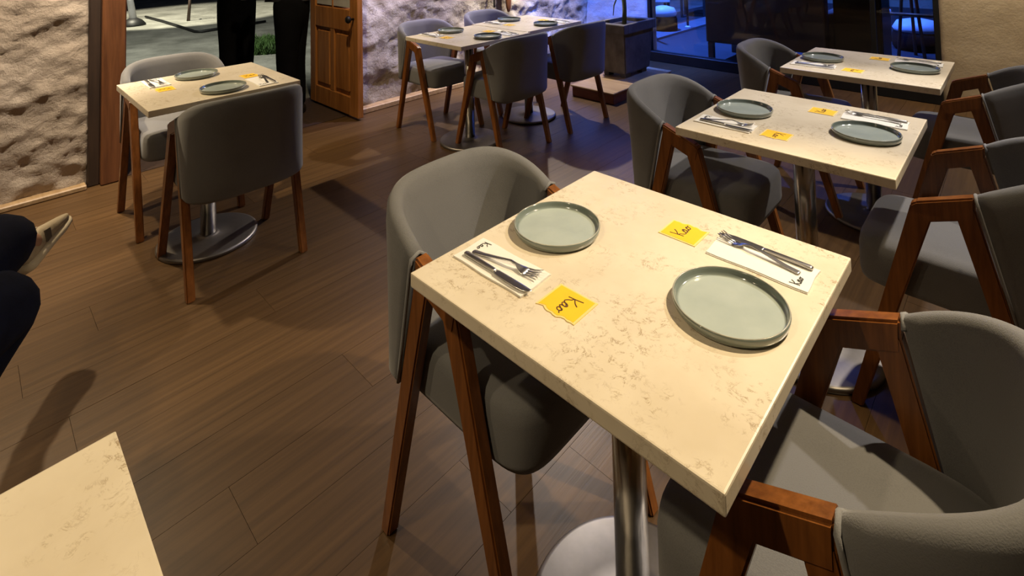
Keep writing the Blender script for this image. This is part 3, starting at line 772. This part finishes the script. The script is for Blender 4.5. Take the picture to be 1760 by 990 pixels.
# ------------------------------------------------------------------ people
def skin_mesh(name, verts, edges, radii, root, m, parent, sub=2):
    me = bpy.data.meshes.new(name); me.from_pydata([tuple(p) for p in verts], edges, []); me.update()
    o = bpy.data.objects.new(name, me); C.objects.link(o)
    md = o.modifiers.new('skin', 'SKIN'); md.use_smooth_shade = True
    sv = me.skin_vertices[0].data
    for i, r in enumerate(radii):
        sv[i].radius = (r, r) if not hasattr(r, '__len__') else r; sv[i].use_root = (i == root)
    s = o.modifiers.new('sub', 'SUBSURF'); s.levels = sub; s.render_levels = sub
    dg = bpy.context.evaluated_depsgraph_get(); ev = o.evaluated_get(dg)
    nm = bpy.data.meshes.new_from_object(ev); bpy.data.objects.remove(o); bpy.data.meshes.remove(me)
    nm.name = name; nm.materials.clear()
    return link(name, nm, m, parent, True)
def chain(pts): return [(i, i + 1) for i in range(len(pts) - 1)]
class Sk:
    def __init__(s): s.v = []; s.e = []; s.r = []
    def add(s, p, r, par=None):
        s.v.append(Vector(p)); s.r.append(r)
        if par is not None: s.e.append((par, len(s.v) - 1))
        return len(s.v) - 1
    def path(s, par, items):
        for p, r in items: par = s.add(p, r, par)
        return par
def head(parent, loc, yaw, pitch=0.0):
    """head mesh with brow, nose, mouth, ears; hair and eyes as children"""
    bm = bmesh.new(); bmesh.ops.create_uvsphere(bm, u_segments=32, v_segments=24, radius=1.0)
    for v in bm.verts:
        x, y, z = v.co
        wx = 0.098 * x; wy = 0.076 * y; wz = 0.118 * z
        if z < 0: wy *= 1 - 0.28 * (-z) ** 1.5; wx *= 1 - 0.12 * (-z)
        if x > 0: wx *= 0.94
        d = math.exp(-((y / .16) ** 2)) * (x > 0)
        if d: wx += d * 0.024 * math.exp(-(((z + .12) / .16) ** 2)); wx += d * 0.006 * math.exp(-(((z + .5) / .08) ** 2))
        if x > 0: wx -= 0.010 * (math.exp(-(((abs(y) - .38) / .16) ** 2 + ((z - .06) / .12) ** 2)))
        v.co = (wx, wy, wz)
    for s in (-1, 1):
        r = bmesh.ops.create_uvsphere(bm, u_segments=10, v_segments=8, radius=1.0)
        for v in r['verts']: v.co = Vector((v.co.x * .018 - .005, v.co.y * .008 + s * .076, v.co.z * .032 - .005))
    h = bmo('head', bm, MT['skin'], parent, True); h.location = loc; h.rotation_euler = (0, pitch, yaw)
    bm = bmesh.new(); bmesh.ops.create_uvsphere(bm, u_segments=28, v_segments=18, radius=1.0)
    for v in bm.verts:
        x, y, z = v.co; k = 1.06
        if x > 0.1 and z < 0.52: k = 0.8
        if z < -0.45: k = 0.7
        v.co = (x * .098 * k, y * .077 * k, z * .119 * k)
    bmo('hair', bm, MT['hair'], h, True)
    for s in (-1, 1):
        bm = bmesh.new(); bmesh.ops.create_uvsphere(bm, u_segments=10, v_segments=8, radius=.0105)
        e = bmo('eye', bm, MT['pale'], h, True); e.location = (.081, s * .029, .007)
    return h
def add_hand(sk, wrist_i, wrist, direction, side):
    d = Vector(direction).normalized(); s = Vector(side).normalized(); n = d.cross(s)
    palm = sk.add(wrist + d * .05, (.034, .018), wrist_i)
    for k, (off, L) in enumerate(((-.027, .062), (-.009, .075), (.009, .07), (.026, .055))):
        b = sk.add(wrist + d * .088 + s * off, .0095, palm)
        m_ = sk.add(wrist + d * (.088 + L * .5) + s * off * 1.05 + n * .008, .0088, b); sk.add(wrist + d * (.085 + L) + s * off * 1.05 + n * .026, .0075, m_)
    b = sk.add(wrist + d * .035 - s * .04, .0105, palm); sk.add(wrist + d * .075 - s * .052 + n * .01, .0085, b)
def stander(label, loc, yaw, shirtm, leg_gap, hem):
    t = thing('person', label, 'person', loc, yaw)
    # facing +x locally
    sk = Sk(); p = sk.add((0, 0, 1.0), .125)
    ch = sk.path(p, [((0, 0, 1.17), .128), ((.0, 0, 1.34), .138), ((0, 0, 1.45), .07)])
    sk.path(ch, [((.0, 0, 1.50), .052), ((.012, 0, 1.58), .055)])
    for s in (-1, 1):
        sh = sk.path(ch, [((0, s * .17, 1.42), .062), ((.02, s * .22, 1.27), .047), ((.05, s * .23, 1.14), .042)])
        wr = sk.path(sh, [((.17, s * .14, 1.17), .034), ((.25, s * .06, 1.22), .026)])
        add_hand(sk, wr, Vector((.25, s * .06, 1.22)), (.25, -s, .2), (0, 0, 1))
        sk.path(p, [((0, s * leg_gap, .82), .088), ((.01, s * leg_gap, .70), .080), ((.015, s * leg_gap, .50), .058), ((-.005, s * leg_gap, .33), .055), ((-.01, s * leg_gap, .09), .038), ((.0, s * leg_gap, .05), .036), ((.10, s * leg_gap * 1.1, .03), .028)])
    skin_mesh('body', sk.v, sk.e, sk.r, p, MT['skin'], t)
    # trousers
    sk = Sk(); p = sk.add((0, 0, .93), (.180, .165)); sk.add((0, 0, 1.13), (.172, .155), p)
    for s in (-1, 1):
        sk.path(p, [((0, s * leg_gap, .74), .108), ((.01, s * leg_gap, .60), .098), ((.012, s * leg_gap, .42), .090), ((.0, s * leg_gap, .22), .084), ((0, s * leg_gap, .05), .080)])
    skin_mesh('trousers', sk.v, sk.e, sk.r, p, MT['blackcloth'], t)
    # shirt
    sk = Sk(); p = sk.add((0, 0, 1.12), (.162, .15))
    sk.add((0, 0, hem), (.172, .155), p)
    c_ = sk.path(p, [((0, 0, 1.34), .162), ((0, 0, 1.46), .085)])
    c2 = len(sk.v) - 2
    for s in (-1, 1): sk.path(c2, [((0, s * .175, 1.40), .075), ((.02, s * .225, 1.26), .060), ((.05, s * .235, 1.14), .056), ((.16, s * .15, 1.165), .046)])
    skin_mesh('shirt', sk.v, sk.e, sk.r, p, shirtm, t)
    for s in (-1, 1):
        bm = bmesh.new(); bbox(bm, -.075, .195, s * leg_gap - .045, s * leg_gap + .045, 0, .075, .03, 3); bmo('shoe', bm, MT['blackshoe'], t, True)
    head(t, (.02, 0, 1.66), 0)
    return t
stander('person in black trousers and pale shirt standing beyond the doorway', (-5.40, 1.83, 0), 0.35, MT['shirt'], 0.080, 0.90)
stander('person in black trousers and dark shirt standing before the open wooden door', (-4.47, 1.955, 0), -2.4, MT['darkshirt'], 0.070, 0.95)

# seated person, legs crossed; only knee and shoe reach into the picture
sp_ = thing('person', 'seated person in dark navy trousers with crossed legs and beige sneaker', 'person', (0, 0, 0))
hipc = Vector((-1.50, -0.20, 0.56))
kneeR, kneeL = Vector((-1.90, 0.080, 0.548)), Vector((-2.07, 0.065, 0.605))
ankL = Vector((-2.37, 0.145, 0.485)); ankR = Vector((-1.80, -0.15, 0.10))
sk = Sk(); p = sk.add(hipc, .12)
ch = sk.path(p, [(hipc + Vector((.06, -.02, .2)), .105), (hipc + Vector((.08, -.03, .38)), .11), (hipc + Vector((.07, -.03, .50)), .055)])
sk.path(ch, [(hipc + Vector((.05, -.02, .56)), .052), (hipc + Vector((.03, -.02, .64)), .055)])
for s in (-1, 1):
    sh = sk.path(ch - 1, [(hipc + Vector((.08, s * .16, .43)), .045), (hipc + Vector((.04, s * .21, .30)), .038), (hipc + Vector((-.05, s * .21, .21)), .034)])
    wp = hipc + Vector((-.24, s * .10, .17)); wr = sk.path(sh, [(hipc + Vector((-.16, s * .15, .18)), .030), (wp, .026)])
    add_hand(sk, wr, wp, (-1, -s * .4, -.25), (0, s, 0))
sk.path(p, [(hipc + Vector((-.12, .09, 0)), .095), (kneeR, .062), (kneeR.lerp(ankR, .35), .055), (ankR, .036), (ankR + Vector((-.12, .02, -.06)), .03)])
sk.path(p, [(hipc + Vector((-.12, -.07, .04)), .095), (kneeL, .058), (kneeL.lerp(ankL, .4), .05), (ankL, .036), (ankL + Vector((-.04, .05, -.045)), .036)])
skin_mesh('body', sk.v, sk.e, sk.r, p, MT['skin'], sp_)
sk = Sk(); p = sk.add(hipc, (.17, .15))
sk.add(hipc + Vector((.04, 0, .14)), .145, p)
sk.path(p, [(hipc + Vector((-.13, .09, 0)), .115), (hipc.lerp(kneeR, .65) + Vector((0, .03, 0)), .105), (kneeR, .122), (kneeR.lerp(ankR, .2), .10), (kneeR.lerp(ankR, .5), .085), (ankR + Vector((0, 0, .02)), .08)])
sk.path(p, [(hipc + Vector((-.13, -.07, .05)), .115), (hipc.lerp(kneeL, .6), .10), (kneeL, .105), (kneeL.lerp(ankL, .36), .092), (kneeL.lerp(ankL, .64), .080)])
skin_mesh('trousers', sk.v, sk.e, sk.r, p, MT['navy'], sp_)
sk = Sk(); p = sk.add(hipc + Vector((.02, 0, .06)), (.16, .145))
c_ = sk.path(p, [(hipc + Vector((.06, -.02, .22)), .135), (hipc + Vector((.08, -.03, .38)), .14), (hipc + Vector((.07, -.03, .52)), .068)])
for s in (-1, 1): sk.path(c_ - 1, [(hipc + Vector((.08, s * .16, .43)), .066), (hipc + Vector((.04, s * .21, .30)), .056), (hipc + Vector((-.05, s * .21, .21)), .050), (hipc + Vector((-.15, s * .155, .18)), .044)])
skin_mesh('shirt', sk.v, sk.e, sk.r, p, MT['navy'], sp_)
hd = head(sp_, hipc + Vector((.015, -.02, .73)), PI - .4)
def sneaker(heel, toe, updir, parent):
    h, t_ = Vector(heel), Vector(toe); d = (t_ - h).normalized(); L = (t_ - h).length; upv = Vector(updir); upv = (upv - d * upv.dot(d)).normalized(); sd = d.cross(upv)
    def loft(name, rows, m, par):
        v = []; f = []; n = 14
        for (s, wl, z0, z1) in rows:
            for k in range(n):
                a = 2 * PI * (k + .5) / n; cc, ss = math.cos(a), math.sin(a)
                v.append(tuple(h + d * (s * L) + sd * (wl * (1 if cc > 0 else -1) * abs(cc) ** .7) + upv * ((z0 + z1) / 2 + (z1 - z0) / 2 * (1 if ss > 0 else -1) * abs(ss) ** .7)))
        for i in range(len(rows) - 1):
            for k in range(n):
                k2 = (k + 1) % n; f.append((i * n + k, i * n + k2, (i + 1) * n + k2, (i + 1) * n + k))
        f.append(tuple(range(n))); f.append(tuple((len(rows) - 1) * n + k for k in range(n)))
        return pyd(name, v, f, m, par, True)
    sh = loft('shoe', [(0.03, .024, .022, .085), (.10, .034, .022, .095), (.30, .036, .022, .090), (.42, .038, .022, .088), (.55, .041, .022, .078), (.72, .045, .022, .062), (.86, .043, .022, .050), (.95, .034, .022, .042), (.99, .018, .022, .034)], MT['shoe'], parent)
    loft('sole', [(0.0, .020, .004, .03), (.05, .034, .0, .034), (.30, .036, .0, .032), (.5, .040, .0, .030), (.72, .049, .0, .028), (.88, .046, .002, .028), (.97, .034, .006, .028), (1.01, .014, .012, .026)], MT['sole'], sh)
    for sgn in (-1, 1):
        q4 = ((.34, .036), (.44, .036), (.50, .062), (.40, .070))
        v = [tuple(h + d * (a * L) + sd * (sgn * o_) + upv * z) for o_ in (.0415, .036) for (a, z) in q4]
        pyd('patch', v, [(0, 1, 2, 3), (4, 5, 6, 7), (0, 1, 5, 4), (1, 2, 6, 5), (2, 3, 7, 6), (3, 0, 4, 7)], MT['shoedark'], sh)
    pts = [h + d * (L * s) + upv * (.088 - .012 * i) + sd * (.018 * (-1) ** i) for i, s in enumerate((.44, .50, .56, .62, .66))]
    tubeo('lace', pts, .003, MT['sole'], sh, 6)
    return sh
sneaker((-2.335, 0.165, 0.385), (-2.57, 0.285, 0.42), (-0.15, -0.35, 0.9), sp_)
sneaker((-1.73, -0.17, 0.0), (-1.98, -0.11, 0.0), (0, 0, 1), sp_)
dup(c0, (-1.43, -0.21, 0), PI - 0.25, 'grey armchair carrying the seated person in navy trousers')
